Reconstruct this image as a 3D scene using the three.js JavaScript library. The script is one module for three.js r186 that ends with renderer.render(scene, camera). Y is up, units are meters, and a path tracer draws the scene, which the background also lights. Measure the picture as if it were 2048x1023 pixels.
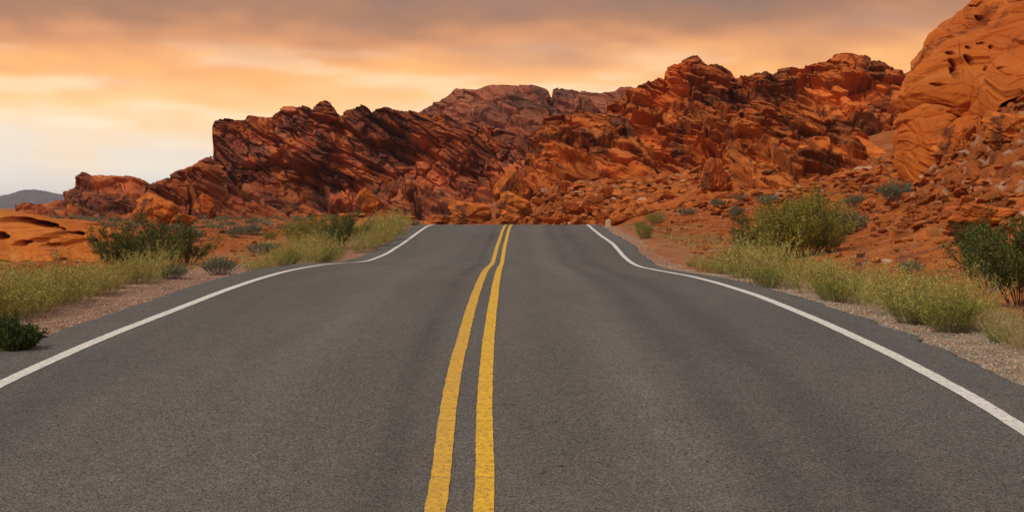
import * as THREE from 'three';
import { mergeVertices, toCreasedNormals } from 'three/addons/utils/BufferGeometryUtils.js';

// ------------------------------------------------------------------ camera, sky, sun, exposure
const scene = new THREE.Scene();
const F = 2600, HZ = 415, EYE = 1.61;                 // focal length and horizon row of the photograph (2048 x 1023), eye height
const camera = new THREE.PerspectiveCamera(2 * Math.atan(511.5 / F) * 180 / Math.PI, 2048 / 1023, 0.1, 12000);
camera.setViewOffset(2048, 1023, 0, 511.5 - HZ, 2048, 1023);
camera.position.set(0, EYE, 0);
camera.lookAt(0, EYE, -10);
const renderer = new THREE.WebGLRenderer({ antialias: true });
renderer.toneMapping = THREE.LinearToneMapping;
renderer.toneMappingExposure = 1.4;
renderer.shadowMap.enabled = true;
const sun = new THREE.DirectionalLight(new THREE.Color().setRGB(1, 0.93, 0.84), 1.5);
sun.position.set(-55, 88, 30);
sun.target.position.set(0, 0, -60);
sun.position.add(sun.target.position);
sun.castShadow = true;
sun.shadow.radius = 20;
sun.shadow.mapSize.set(4096, 4096);
Object.assign(sun.shadow.camera, { left: -120, right: 120, top: 120, bottom: -120, near: 1, far: 400 });
scene.add(sun, sun.target);

// ------------------------------------------------------------------ random numbers and noise
const rng = (s) => () => { s = (s + 0x6d2b79f5) | 0; let t = Math.imul(s ^ (s >>> 15), 1 | s); t = (t + Math.imul(t ^ (t >>> 7), 61 | t)) ^ t; return ((t ^ (t >>> 14)) >>> 0) / 4294967296; };
const hash = (x, y, z) => { let h = Math.imul(x, 374761393) ^ Math.imul(y, 668265263) ^ Math.imul(z, 1440662683); h = Math.imul(h ^ (h >>> 13), 1274126177); h = Math.imul(h ^ (h >>> 15), 2246822519); return (h ^ (h >>> 16)) >>> 0; };
const h01 = (x, y, z) => hash(x, y, z) / 4294967296;
function noise(x, y, z) {                              // smooth value noise, -1..1
  const i = Math.floor(x), j = Math.floor(y), k = Math.floor(z); x -= i; y -= j; z -= k;
  const u = x * x * (3 - 2 * x), v = y * y * (3 - 2 * y), w = z * z * (3 - 2 * z);
  const a = h01(i, j, k), b = h01(i + 1, j, k), c = h01(i, j + 1, k), d = h01(i + 1, j + 1, k), e = h01(i, j, k + 1), f = h01(i + 1, j, k + 1), g = h01(i, j + 1, k + 1), h = h01(i + 1, j + 1, k + 1);
  const p = a + (b - a) * u, q = c + (d - c) * u, r = e + (f - e) * u, s = g + (h - g) * u, m = p + (q - p) * v, n = r + (s - r) * v;
  return (m + (n - m) * w) * 2 - 1;
}
function fbm(x, y, z, o = 4) { let s = 0, a = 0.5; for (let i = 0; i < o; i++) { s += a * noise(x, y, z); x = x * 2.03 + 17.1; y = y * 2.03 + 5.3; z = z * 2.03 + 9.7; a *= 0.5; } return s; }
const V = { f1: 0, f2: 0, id: 0, x: 0, y: 0, z: 0 };
function voronoi(x, y, z) {                            // nearest two cell points and the nearest one's number
  const i = Math.floor(x), j = Math.floor(y), k = Math.floor(z); let f1 = 9, f2 = 9, id = 0, bx = 0, by = 0, bz = 0;
  for (let a = -1; a <= 1; a++) for (let b = -1; b <= 1; b++) for (let c = -1; c <= 1; c++) {
    const h = hash(i + a, j + b, k + c), dx = i + a + (h & 1023) / 1023 - x, dy = j + b + ((h >>> 10) & 1023) / 1023 - y, dz = k + c + ((h >>> 20) & 1023) / 1023 - z, d = dx * dx + dy * dy + dz * dz;
    if (d < f1) { f2 = f1; f1 = d; id = h; bx = dx; by = dy; bz = dz; } else if (d < f2) f2 = d;
  }
  V.f1 = Math.sqrt(f1); V.f2 = Math.sqrt(f2); V.id = id; V.x = -bx; V.y = -by; V.z = -bz;
}
const clamp = (x, a = 0, b = 1) => Math.min(b, Math.max(a, x)), mix = (a, b, t) => a + (b - a) * t, step = (a, b, x) => { x = clamp((x - a) / (b - a)); return x * x * (3 - 2 * x); };
const mix3 = (a, b, t) => [mix(a[0], b[0], t), mix(a[1], b[1], t), mix(a[2], b[2], t)];
function table(pts) {                                  // smooth (monotone) curve through [x, y] pairs
  const n = pts.length, m = [];
  for (let i = 0; i < n; i++) {
    const s0 = i ? (pts[i][1] - pts[i - 1][1]) / (pts[i][0] - pts[i - 1][0]) : null, s1 = i < n - 1 ? (pts[i + 1][1] - pts[i][1]) / (pts[i + 1][0] - pts[i][0]) : null;
    m.push(s0 === null ? s1 : s1 === null ? s0 : s0 * s1 <= 0 ? 0 : (s0 + s1) / 2);
  }
  return (x) => {
    if (x <= pts[0][0]) return pts[0][1]; if (x >= pts[n - 1][0]) return pts[n - 1][1];
    let i = 0; while (x > pts[i + 1][0]) i++;
    const h = pts[i + 1][0] - pts[i][0], t = (x - pts[i][0]) / h, t2 = t * t, t3 = t2 * t;
    return (2 * t3 - 3 * t2 + 1) * pts[i][1] + (t3 - 2 * t2 + t) * h * m[i] + (3 * t2 - 2 * t3) * pts[i + 1][1] + (t3 - t2) * h * m[i + 1];
  };
}
const lin = (pts, k) => (x) => { let i = 0; while (i < pts.length - 2 && x > pts[i + 1][0]) i++; const a = pts[i], b = pts[i + 1]; return mix(a[k], b[k], clamp((x - a[0]) / (b[0] - a[0]))); };
const at = (px, py, d) => [(px - 1024) * d / F, EYE + (HZ - py) * d / F, -d];   // a bearing measured on the photograph, at a distance

// ------------------------------------------------------------------ sky: warm evening cloud deck
{
  const W = 2048, H = 1024, data = new Float32Array(W * H * 4);
  const s = (r, g, b) => [r, g, b].map((c) => Math.pow(c / 255, 2.2));
  const ramp = [[-90, s(110, 92, 80)], [-2, s(182, 173, 165)], [0.2, s(206, 204, 199)], [1.2, s(211, 204, 194)], [2.2, s(213, 200, 184)], [3.4, s(221, 194, 162)], [4.6, s(230, 184, 133)], [6, s(228, 164, 106)], [7.2, s(193, 136, 98)], [8.2, s(155, 114, 91)], [9.4, s(131, 105, 94)], [14, s(130, 112, 106)], [24, s(138, 130, 128)], [45, s(146, 142, 143)], [90, s(150, 148, 150)]];
  const colour = (e) => { let i = 0; while (i < ramp.length - 2 && e > ramp[i + 1][0]) i++; return mix3(ramp[i][1], ramp[i + 1][1], clamp((e - ramp[i][0]) / (ramp[i + 1][0] - ramp[i][0]))); };
  for (let r = 0; r < H; r++) {
    const el = ((r + 0.5) / H - 0.5) * 180;
    for (let c = 0; c < W; c++) {
      const az = ((c + 0.5) / W - 0.5) * 2 * Math.PI, x = Math.cos(az), z = Math.sin(az), deg = Math.atan2(x, -z) * 180 / Math.PI;   // 0 straight ahead, + to the right
      const low = clamp(1 - Math.max(el, 0) / 30);
      // long flat cloud bands: noise stretched along the horizon
      const n1 = fbm(x * 6 + 3, el * 0.55, z * 6, 4), n2 = fbm(x * 22 + 9, el * 1.3 + x * 6 + 4, z * 22, 5), n3 = fbm(x * 3 + 31, el * 0.3, z * 3, 3);
      const warp = el + 1.5 * n1 * low + 1.3 * n2 * low + 0.0 * deg;
      let k = colour(el > 0.4 ? Math.max(0.3, warp) : el);
      const hi = step(0.08, 0.42, fbm(x * 9 + 50, el * 1.7 + 3 * x + 8, z * 9, 5)) * step(0.5, 3, el) * (1 - step(5, 8, el));     // pale streaks
      k = mix3(k, s(236, 214, 186), hi * 0.5);
      const lo = step(0.1, 0.5, fbm(x * 7 + 71, el * 0.9 + 3, z * 7, 4)) * step(2, 5, el);                                 // mauve shreds
      k = mix3(k, s(150, 122, 114), lo * 0.4 * clamp(1 - (el - 8) / 12));
      const over = 1 + step(9, 25, el) * (0.5 * fbm(x * Math.cos(el / 57.3) * 4, Math.sin(el / 57.3) * 5, z * Math.cos(el / 57.3) * 4, 4));
      const o = (r * W + c) * 4, g = over * (1 + 0.1 * n3);
      data[o] = k[0] * g; data[o + 1] = k[1] * g; data[o + 2] = k[2] * g; data[o + 3] = 1;
    }
  }
  const t = new THREE.DataTexture(data, W, H, THREE.RGBAFormat, THREE.FloatType);
  t.mapping = THREE.EquirectangularReflectionMapping; t.magFilter = t.minFilter = THREE.LinearFilter; t.needsUpdate = true;
  scene.background = t; scene.environment = t;
}
scene.fog = new THREE.FogExp2(new THREE.Color().setRGB(0.72, 0.72, 0.76), 0.00011);

// ------------------------------------------------------------------ helpers for things
const taken = new Map();
const numbered = (n) => { const k = taken.get(n) ?? 0; taken.set(n, k + 1); return k ? n + '_' + String(k).padStart(3, '0') : n; };
const shade = (o) => { o.traverse((m) => { if (m.isMesh) { m.castShadow = true; m.receiveShadow = true; } }); return o; };
function tag(o, label, category, group) { o.userData.label = label; o.userData.category = category; if (group) o.userData.group = group; return o; }
function struct(name, geo, mat, label) { const m = new THREE.Mesh(geo, mat); m.name = numbered(name); m.userData.kind = 'structure'; if (label) m.userData.label = label; scene.add(shade(m)); return m; }
function part(name, geo, mat, parent) { const m = new THREE.Mesh(geo, mat); m.name = name; parent.add(shade(m)); return m; }
function gridGeo(nu, nv, P, C, UV, flip) {             // a sheet of nu x nv points with positions P, colours C
  const g = new THREE.BufferGeometry(), idx = new Uint32Array((nu - 1) * (nv - 1) * 6);
  let o = 0;
  for (let j = 0; j < nv - 1; j++) for (let i = 0; i < nu - 1; i++) {
    const a = j * nu + i, b = a + 1, c = a + nu, d = c + 1;
    if (flip) { idx[o++] = a; idx[o++] = c; idx[o++] = b; idx[o++] = b; idx[o++] = c; idx[o++] = d; } else { idx[o++] = a; idx[o++] = b; idx[o++] = c; idx[o++] = b; idx[o++] = d; idx[o++] = c; }
  }
  g.setAttribute('position', new THREE.BufferAttribute(P, 3)); if (C) g.setAttribute('color', new THREE.BufferAttribute(C, 3));
  if (UV) g.setAttribute('uv', new THREE.BufferAttribute(UV, 2));
  g.setIndex(new THREE.BufferAttribute(idx, 1)); g.computeVertexNormals();
  return g;
}
function dataTex(n, f, srgb) {                         // tiling texture from f(x, y) -> [r, g, b] 0..1
  const d = new Uint8Array(n * n * 4);
  for (let y = 0; y < n; y++) for (let x = 0; x < n; x++) { const c = f(x, y), o = (y * n + x) * 4; d[o] = clamp(c[0]) * 255; d[o + 1] = clamp(c[1]) * 255; d[o + 2] = clamp(c[2]) * 255; d[o + 3] = 255; }
  const t = new THREE.DataTexture(d, n, n); t.wrapS = t.wrapT = THREE.RepeatWrapping; t.magFilter = THREE.LinearFilter; t.minFilter = THREE.LinearMipmapLinearFilter; t.generateMipmaps = true;
  if (srgb) t.colorSpace = THREE.SRGBColorSpace; t.needsUpdate = true; return t;
}
const tile = (n, cells) => (x, y, s) => {              // tiling value noise on an n-pixel texture
  const fx = x * cells / n, fy = y * cells / n, i = Math.floor(fx), j = Math.floor(fy), u = fx - i, v = fy - j, uu = u * u * (3 - 2 * u), vv = v * v * (3 - 2 * v), w = (a) => ((a % cells) + cells) % cells;
  const a = h01(w(i), w(j), s), b = h01(w(i + 1), w(j), s), c = h01(w(i), w(j + 1), s), d = h01(w(i + 1), w(j + 1), s);
  return mix(mix(a, b, uu), mix(c, d, uu), vv);
};

// ------------------------------------------------------------------ lie of the land
const roadY = table([[-30, 0.1], [0, -0.12], [3, -0.1], [6.9, 0], [9.9, 0.24], [16.7, 0.42], [20, 0.44], [23, 0.42], [27, 0.335], [30.5, 0.235], [33.8, 0.14], [36, 0.115], [38.5, 0.15], [43, 0.3], [49, 0.46], [55, 0.66], [59.5, 0.79], [62, 0.8], [68, 0.6], [76, 0.3], [90, -0.1], [130, -0.3]]);
const bank = table([[0, 0], [14, 0], [22, -0.015], [28, -0.021], [34, -0.013], [37.5, 0.002], [43, 0.032], [50, 0.02], [58, 0.002], [70, 0]]);
const roadH = (X, d) => roadY(d) + bank(d) * clamp(X - roadX(d), -5.5, 5.5);
const roadX = table([[-30, -0.1], [0, -0.25], [7, -0.28], [10, -0.33], [17, -0.365], [36, -0.4], [42, -0.38], [59, -0.2], [75, 0.2], [100, -3], [130, -14]]);
const land = (() => {                                  // thin-plate surface through levels read from the photograph: [column, row, distance]
  const pts = [[0, 640, 15], [-300, 600, 17], [100, 600, 18], [200, 565, 22], [350, 545, 28], [0, 538, 34], [200, 528, 38], [-500, 520, 36], [480, 520, 39], [560, 500, 48], [450, 482, 60], [330, 480, 58], [600, 480, 58], [700, 468, 70], [300, 455, 90], [480, 452, 88], [100, 450, 80], [400, 440, 120], [600, 436, 118], [150, 440, 124], [-300, 430, 100], [760, 446, 95], [830, 441, 105], [900, 433, 108], [980, 395, 116], [1050, 442, 84], [1100, 420, 92], [1150, 392, 100], [1150, 362, 108], [1060, 362, 114], [1300, 372, 104], [1300, 405, 92], [1230, 440, 78], [1400, 372, 98], [1400, 420, 74], [1290, 475, 52], [1360, 450, 62], [1450, 500, 44], [1500, 405, 76], [1520, 450, 58], [1600, 545, 30], [1600, 490, 42], [1700, 485, 40], [1800, 405, 46], [1700, 402, 64], [1600, 405, 72], [1850, 345, 49], [1780, 600, 22], [2048, 640, 16], [2300, 560, 17], [2048, 560, 20], [2048, 455, 26.5], [2048, 335, 36], [2048, 170, 47], [2250, 300, 32], [2250, 90, 46], [1900, 530, 26], [1950, 405, 34.5], [1900, 300, 48], [1960, 245, 49], [1880, 450, 34], [2400, 500, 20], [2048, 760, 11], [2600, 660, 10], [-400, 700, 11]].map(([x, y, d]) => { const p = at(x, y, d); return [p[0], d * 0.55, p[1]]; });
  for (const d of [8, 14, 20, 26, 31, 37, 43, 50, 58, 66, 76]) for (const s of [-5.6, 5.4]) pts.push([roadX(d) + s, d * 0.55, roadH(roadX(d) + s, d) - 0.04]);
  for (const d of [8, 14, 20, 27, 37, 50, 62, 76]) pts.push([-8.5, d * 0.55, roadY(d) * 0.7 - 0.02]);
  const n = pts.length, N = n + 3, A = [], U = (r2) => r2 < 1e-9 ? 0 : r2 * Math.log(r2);
  for (let i = 0; i < N; i++) {
    const row = new Float64Array(N + 1);
    if (i < n) { for (let j = 0; j < n; j++) row[j] = U((pts[i][0] - pts[j][0]) ** 2 + (pts[i][1] - pts[j][1]) ** 2) + (i === j ? 1.2 : 0); row[n] = 1; row[n + 1] = pts[i][0]; row[n + 2] = pts[i][1]; row[N] = pts[i][2]; } else for (let j = 0; j < n; j++) row[j] = i === n ? 1 : pts[j][i - n - 1];
    A.push(row);
  }
  for (let c = 0; c < N; c++) {
    let p = c; for (let r = c + 1; r < N; r++) if (Math.abs(A[r][c]) > Math.abs(A[p][c])) p = r;
    [A[c], A[p]] = [A[p], A[c]];
    for (let r = 0; r < N; r++) if (r !== c) { const f = A[r][c] / A[c][c]; if (f) for (let k = c; k <= N; k++) A[r][k] -= f * A[c][k]; }
  }
  const w = A.map((row, i) => row[N] / row[i]);
  return (X, d) => { const y = d * 0.55; let s = w[n] + w[n + 1] * X + w[n + 2] * y; for (let i = 0; i < n; i++) { const a = X - pts[i][0], b = y - pts[i][1]; s += w[i] * U(a * a + b * b); } return s; };
})();
const EDGE = 4.33;                                     // half width of the asphalt
function ground(X, d) {
  const off = Math.abs(X - roadX(d)), ry = roadH(X, d);
  const far = Math.max(step(105, 140, d), step(32, 55, Math.abs(X)), step(5, -10, d));
  let y = far < 1 ? clamp(land(X, clamp(d, 5, 125)), -1, 12) : 0;
  y = mix(y, 0.25, far);
  y += (X < -7 ? 0.32 : 0.12) * fbm(X * 0.3, d * 0.3, 3, 3) + 0.06 * fbm(X * 1.5, d * 1.5, 8, 4);
  const near = step(EDGE + 0.1, EDGE + 2.6, off);
  return mix(ry - 0.035 - 0.03 * step(EDGE - 0.4, EDGE + 0.5, off), y, d > 125 ? Math.max(near, step(125, 140, d)) : near);
}
function hit(px, py) {                                 // where a line of sight meets the land
  const ax = (px - 1024) / F, ay = (HZ - py) / F; let d = 5, last = 5;
  while (d < 130) { if (EYE + ay * d < ground(ax * d, d)) break; last = d; d *= 1.01; }
  return [ax * last, ground(ax * last, last), -last];
}

// ------------------------------------------------------------------ shared surface textures
const grainTex = dataTex(512, ((a, b, c) => (x, y) => { const v = 0.72 + 0.2 * (a(x, y, 1) - 0.5) + 0.3 * (b(x, y, 2) - 0.5) + 0.35 * (c(x, y, 3) - 0.5); return [v, v, v]; })(tile(512, 16), tile(512, 90), tile(512, 256)), false);
const soilMat = new THREE.MeshPhysicalMaterial({ specularIntensity: 0.25, vertexColors: true, roughness: 0.97, map: grainTex, bumpMap: grainTex, bumpScale: 0.02 });
const rockMat = new THREE.MeshPhysicalMaterial({ specularIntensity: 0.3, vertexColors: true, roughness: 0.92, flatShading: true });
const stoneMat = new THREE.MeshPhysicalMaterial({ specularIntensity: 0.25, vertexColors: true, roughness: 0.94 });

// ------------------------------------------------------------------ ground sheet, hillside and talus patches
function soil(X, d, y) {                               // earth colours: red sand, tan verge litter, pale grit
  const off = X - roadX(d), n = fbm(X * 0.3, d * 0.3, 5, 4), m = fbm(X * 1.6, d * 1.6, 15, 4), f = fbm(X * 6, d * 6, 25, 3);
  let c = mix3([0.46, 0.105, 0.017], [0.55, 0.17, 0.034], clamp(0.5 + n));
  c = mix3(c, [0.28, 0.065, 0.02], clamp(0.2 + m * 1.4));
  c = mix3(c, [0.6, 0.3, 0.16], step(0.18, 0.4, f) * 0.5);
  const left = off < 0, e = Math.abs(off) + 0.5 * m;
  const verge = left ? 1 - step(EDGE + 1.6, EDGE + 3.4, e) : (1 - step(EDGE + 0.9, EDGE + 2.4, e)) * (1 - 0.75 * step(26, 34, d));
  const grit = left ? mix3([0.46, 0.27, 0.18], [0.3, 0.2, 0.14], clamp(0.5 + f * 1.5)) : mix3([0.44, 0.33, 0.22], [0.32, 0.24, 0.17], clamp(0.5 + f * 1.5));
  if (d < 66) c = mix3(c, grit, verge * (d < 40 ? 1 : 0.8));
  const straw = step(0.0, 0.3, fbm(X * 0.9, d * 0.7, 33, 3) + 0.1) * (left ? 1 - step(6, 11, -off) : 1 - step(4, 9, off)) * step(EDGE + 0.8, EDGE + 2, Math.abs(off));
  c = mix3(c, [0.5, 0.33, 0.13], straw * 0.55 * (1 - step(70, 80, d)));
  return c;
}
{
  const xs = [], ds = [];
  const fill = (a, b, s) => { for (let x = a; x < b - 1e-6; x += s) xs.push(x); };
  for (const x of [-6000, -3000, -1500, -800, -400, -200, -120, -90]) xs.push(x);
  fill(-70, -30, 2); fill(-30, -14, 0.4); fill(-14, -4, 0.14); fill(-4, 4, 0.5); fill(4, 14, 0.14); fill(14, 34, 0.4); fill(34, 74, 2);
  for (const x of [90, 120, 200, 400, 800, 1500, 3000, 6000]) xs.push(x);
  for (const d of [-6000, -800, -200, -60, -20, -8, -3, 0, 2]) ds.push(d);
  for (let d = 4; d < 135; d *= 1.0065) ds.push(d);
  for (const d of [140, 160, 200, 260, 400, 700, 1200, 2200, 4000, 8000, 11000]) ds.push(d);
  const nu = xs.length, nv = ds.length, P = new Float32Array(nu * nv * 3), C = new Float32Array(nu * nv * 3), UV = new Float32Array(nu * nv * 2);
  ds.forEach((d, j) => xs.forEach((X, i) => {
    const o = j * nu + i; let y = ground(X, d);
    if (inPatch(X, d)) y -= 0.35;
    P.set([X, y, -d], o * 3); C.set(soil(X, d, y), o * 3); UV.set([X / 2.3, d / 2.3], o * 2);
  }));
  struct('ground', gridGeo(nu, nv, P, C, UV), soilMat);
}
function inPatch(X, d) { return (X > 6.6 && X < 25.4 && d > 14.6 && d < 69.5) || (X > -14.4 && X < 24.4 && d > 76.6 && d < 119); }
function patch(name, label, X0, X1, d0, d1, sx, gd, rough) {
  const xs = [], ds = []; for (let x = X0; x <= X1; x += sx) xs.push(x); for (let d = d0; d <= d1; d *= gd) ds.push(d);
  const nu = xs.length, nv = ds.length, P = new Float32Array(nu * nv * 3), C = new Float32Array(nu * nv * 3), UV = new Float32Array(nu * nv * 2);
  ds.forEach((d, j) => xs.forEach((X, i) => {
    const o = j * nu + i, b = ground(X, d), e = Math.min(step(0, 2.5, X - X0), step(0, 2.5, X1 - X), step(0, 2.5, d - d0), step(0, 4, d1 - d));
    const lift = step(0.7, 2.2, b) * e, w = fbm(X * 0.5, b * 0.8, d * 0.5, 3);
    voronoi(X * 1.1 + w, b * 2.4 + X * 0.8, d * 0.8 - w); const big = (V.id & 255) / 255, c1 = V.f2 - V.f1;
    voronoi(X * 3.1 + 7 + w, b * 5 + X * 2, d * 2.3); const sm = (V.id & 255) / 255, c2 = V.f2 - V.f1;
    const g = 0.05 * fbm(X * 2.2, d * 2.2, 41, 4) * e; const r = g + rough * lift * (0.55 * (big - 0.5) * step(0, 0.18, c1) + 0.22 * (sm - 0.4) * step(0, 0.2, c2) + 0.25 * w) - 0.1 * (1 - e);
    P.set([X - r * 0.5, b + r, -d + r * 0.6], o * 3);
    let k = soil(X, d, b); const t = lift * clamp(0.45 + 0.5 * rough);
    let rk = mix3([0.3, 0.064, 0.014], [0.5, 0.14, 0.03], big * 0.6 + sm * 0.4); rk = mix3(rk, [0.24, 0.055, 0.018], step(0.1, 0.45, fbm(X, b * 2, d, 4)));
    if (sm > 0.93) rk = [0.6, 0.36, 0.22];
    k = mix3(k, rk, t); C.set(k, o * 3); UV.set([X / 2.3, (d + b) / 2.3], o * 2);
  }));
  struct(name, gridGeo(nu, nv, P, C, UV), soilMat, label);
}
patch('hillside', 'red rubble hillside rising right of the road', 6, 26, 14, 70, 0.075, 1.0045, 0.75);
patch('talus_slope', 'orange talus slope below the right-hand cliffs', -15, 25, 76, 120, 0.13, 1.0022, 0.8);
console.log('land done');

// ------------------------------------------------------------------ road
{
  const xs = [], ds = []; for (let x = -EDGE; x <= EDGE + 1e-6; x += EDGE / 44) xs.push(x); for (let d = -30; d < 4; d += 1) ds.push(d); for (let d = 4; d < 125; d *= 1.0035) ds.push(d);
  const nu = xs.length, nv = ds.length, P = new Float32Array(nu * nv * 3), C = new Float32Array(nu * nv * 3), UV = new Float32Array(nu * nv * 2);
  ds.forEach((d, j) => xs.forEach((x, i) => {
    const o = j * nu + i, edge = Math.abs(x) > EDGE - 0.01, jag = edge ? Math.sign(x) * (0.07 * noise(d * 1.3, x, 3) + 0.05 * noise(d * 5, x, 8) + 0.05 * noise(d * 14, x, 9)) : 0;
    P.set([roadX(d) + x + jag, roadH(roadX(d) + x, d) - (edge ? 0.03 : 0), -d], o * 3);
    let v = 1 + 0.16 * fbm(x * 0.9, d * 0.22, 2, 3) + 0.18 * fbm(x * 2.6, d * 0.16, 7, 3) + 0.1 * fbm(x * 6, d * 1.1, 12, 3);
    const track = (c, w) => Math.exp(-(((x - c + 0.07 * noise(d * 0.15, c, 1)) / w) ** 2));
    v *= 1 - 0.36 * track(-0.46, 0.13) * (0.8 + 0.4 * noise(x * 2, d * 0.6, 4)) - 0.06 * track(-1.1, 0.5) - 0.26 * track(2.5, 0.28) + 0.22 * track(1.35, 0.28) - 0.2 * track(1.85, 0.16) + 0.15 * track(-1.5, 0.35) - 0.1 * track(-3.2, 0.35) + 0.05 * track(-2.4, 0.4);   // oil and tyre marks along the lanes
    const warm = 0.5 + fbm(x * 0.5 + 3, d * 0.14, 21, 3);
    C.set([v * mix(0.985, 1.03, warm), v, v * mix(1.0, 0.95, warm)], o * 3); UV.set([x / 5.3, d / 5.3], o * 2);
  }));
  const N = 2048, t1 = tile(N, 700), t2 = tile(N, 330), t3 = tile(N, 60), t4 = tile(N, 1024);
  const road = (x, y) => {
    let v = 0.328 + 0.2 * (t1(x, y, 1) - 0.5) + 0.04 * (t2(x, y, 2) - 0.5) + 0.025 * (t3(x, y, 3) - 0.5) + 0.2 * (t4(x, y, 9) - 0.5);
    const pit = t2(x, y, 5) * 0.55 + t1(x, y, 6) * 0.45; if (pit > 0.77) v -= (pit - 0.77) * 2.8;
    const chip = t1(x, y, 11); if (chip > 0.94) v += 0.1;
    return v;
  };
  const colour = dataTex(N, (x, y) => { const v = road(x, y), w = t1(x, y, 20) - 0.5; return [v * (1.025 + 0.03 * w), v * 0.97, v * (0.91 - 0.04 * w)]; }, true);
  const bump = dataTex(1024, (x, y) => { const v = road(x * 2, y * 2); return [v, v, v]; }, false);
  const asphalt = new THREE.MeshStandardMaterial({ vertexColors: true, map: colour, bumpMap: bump, bumpScale: 0.012, roughness: 0.88 });
  const r = struct('road', gridGeo(nu, nv, P, C, UV), asphalt);
  // painted lines: strips 4 mm above the asphalt, with chipped paint
  const p1 = tile(512, 180), p2 = tile(512, 40), p3 = tile(512, 90);
  const paintTex = (col, wear) => dataTex(512, (x, y) => {
    const a = p1(x, y, 1) * 0.5 + p2(x, y, 2) * 0.22 + p3(x, y, 3) * 0.28, bare = step(wear, wear + 0.06, a), g = 0.94 + 0.12 * (p1(x, y, 7) - 0.5) + 0.12 * (p2(x, y, 8) - 0.5);
    return mix3(col.map((c) => c * g), [0.33, 0.3, 0.27], bare * 0.85);
  }, true);
  const yellow = new THREE.MeshStandardMaterial({ map: paintTex([0.93, 0.71, 0.14], 0.655), bumpMap: bump, bumpScale: 0.006, roughness: 0.75 });
  const faded = new THREE.MeshStandardMaterial({ map: paintTex([0.88, 0.67, 0.2], 0.68), bumpMap: bump, bumpScale: 0.006, roughness: 0.75 });
  const white = new THREE.MeshStandardMaterial({ map: paintTex([0.9, 0.88, 0.84], 0.7), bumpMap: bump, bumpScale: 0.006, roughness: 0.75 });
  const line = (name, c, w, mat, s) => {
    const n = ds.length * 3 - 2, Q = new Float32Array(n * 6), T = new Float32Array(n * 4);
    for (let j = 0; j < n; j++) {
      const k = Math.min(Math.floor(j / 3), ds.length - 2), d = mix(ds[k], ds[k + 1], (j - 3 * k) / 3), y = mix(roadH(roadX(ds[k]) + c, ds[k]), roadH(roadX(ds[k + 1]) + c, ds[k + 1]), (j - 3 * k) / 3) + 0.005, X = mix(roadX(ds[k]), roadX(ds[k + 1]), (j - 3 * k) / 3) + c;
      const a = 0.003 * noise(d * 9, s, 1) + 0.005 * noise(d * 0.8, s, 2), b = 0.003 * noise(d * 9, s, 5) + 0.005 * noise(d * 0.8, s, 2);
      Q.set([X - w / 2 + a, y, -d, X + w / 2 + b, y, -d], j * 6); T.set([0, d / 1.3, w / 1.3, d / 1.3], j * 4);
    }
    return part(name, gridGeo(2, n, Q, null, T), mat, r);
  };
  // short cracks beside the centre stripes
  const tar = new THREE.MeshStandardMaterial({ color: new THREE.Color().setRGB(0.018, 0.016, 0.015), roughness: 0.95 }), cr = rng(41);
  for (const [x0, d0, ang, len] of [[0.35, 8.6, 0.5, 0.2], [0.5, 8.78, 0.2, 0.16], [0.22, 9.3, 0.2, 0.16], [0.42, 7.6, 0.9, 0.12], [0.52, 7.75, 0.5, 0.12], [-0.02, 10.4, -0.1, 0.18]]) {
    const n = 9, Q = new Float32Array(n * 6); let x = x0, d = d0, a = ang;
    for (let j = 0; j < n; j++) { const w = 0.0026 * Math.abs(Math.sin(9.3 * j)) + 0.0008, X = roadX(d) + x, y = roadH(X, d) + 0.004; Q.set([X - w * Math.sin(a), y, -d + w * Math.cos(a) * -1.6, X + w * Math.sin(a), y, -d + w * Math.cos(a) * 1.6], j * 6); a = ang + (cr() - 0.5) * 2.2; x += Math.cos(a) * len / n; d += Math.sin(a) * len / n; }
    part('crack', gridGeo(2, n, Q), tar, r);
  }
  line('yellow_line', -0.127, 0.116, faded, 1).userData.label = 'left yellow stripe, duller paint';
  line('yellow_line', 0.127, 0.112, yellow, 2).userData.label = 'right yellow stripe, brighter paint';
  line('white_line', -3.62, 0.125, white, 3); line('white_line', 3.7, 0.125, white, 4);
}
console.log('road done');

// ------------------------------------------------------------------ rock
const PAL = {
  left: { a: [0.28, 0.062, 0.022], b: [0.42, 0.11, 0.03], dark: [0.075, 0.026, 0.02], pale: [0.46, 0.17, 0.07], var: 0.74, tint: 0.6 },
  back: { a: [0.24, 0.066, 0.032], b: [0.31, 0.095, 0.045], dark: [0.07, 0.03, 0.027], pale: [0.36, 0.145, 0.08], var: 0.62, tint: 0.45 },
  right: { a: [0.36, 0.076, 0.014], b: [0.5, 0.13, 0.022], dark: [0.065, 0.023, 0.013], pale: [0.53, 0.19, 0.05], var: 0.68, tint: 0.55 },
  slab: { a: [0.38, 0.085, 0.015], b: [0.51, 0.14, 0.023], dark: [0.075, 0.026, 0.014], pale: [0.54, 0.2, 0.055], var: 0.6, tint: 0.5 },
  orange: { a: [0.5, 0.12, 0.014], b: [0.6, 0.175, 0.024], dark: [0.2, 0.055, 0.02], pale: [0.62, 0.26, 0.07], var: 0.25, tint: 0.25 },
  dome: { a: [0.42, 0.092, 0.012], b: [0.5, 0.13, 0.018], dark: [0.18, 0.04, 0.012], pale: [0.54, 0.18, 0.036], var: 0.48, tint: 0.14 },
  far: { a: [0.085, 0.07, 0.09], b: [0.105, 0.088, 0.105], dark: [0.055, 0.048, 0.062], pale: [0.15, 0.12, 0.115], var: 0.4, tint: 0.1 },
};
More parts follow.
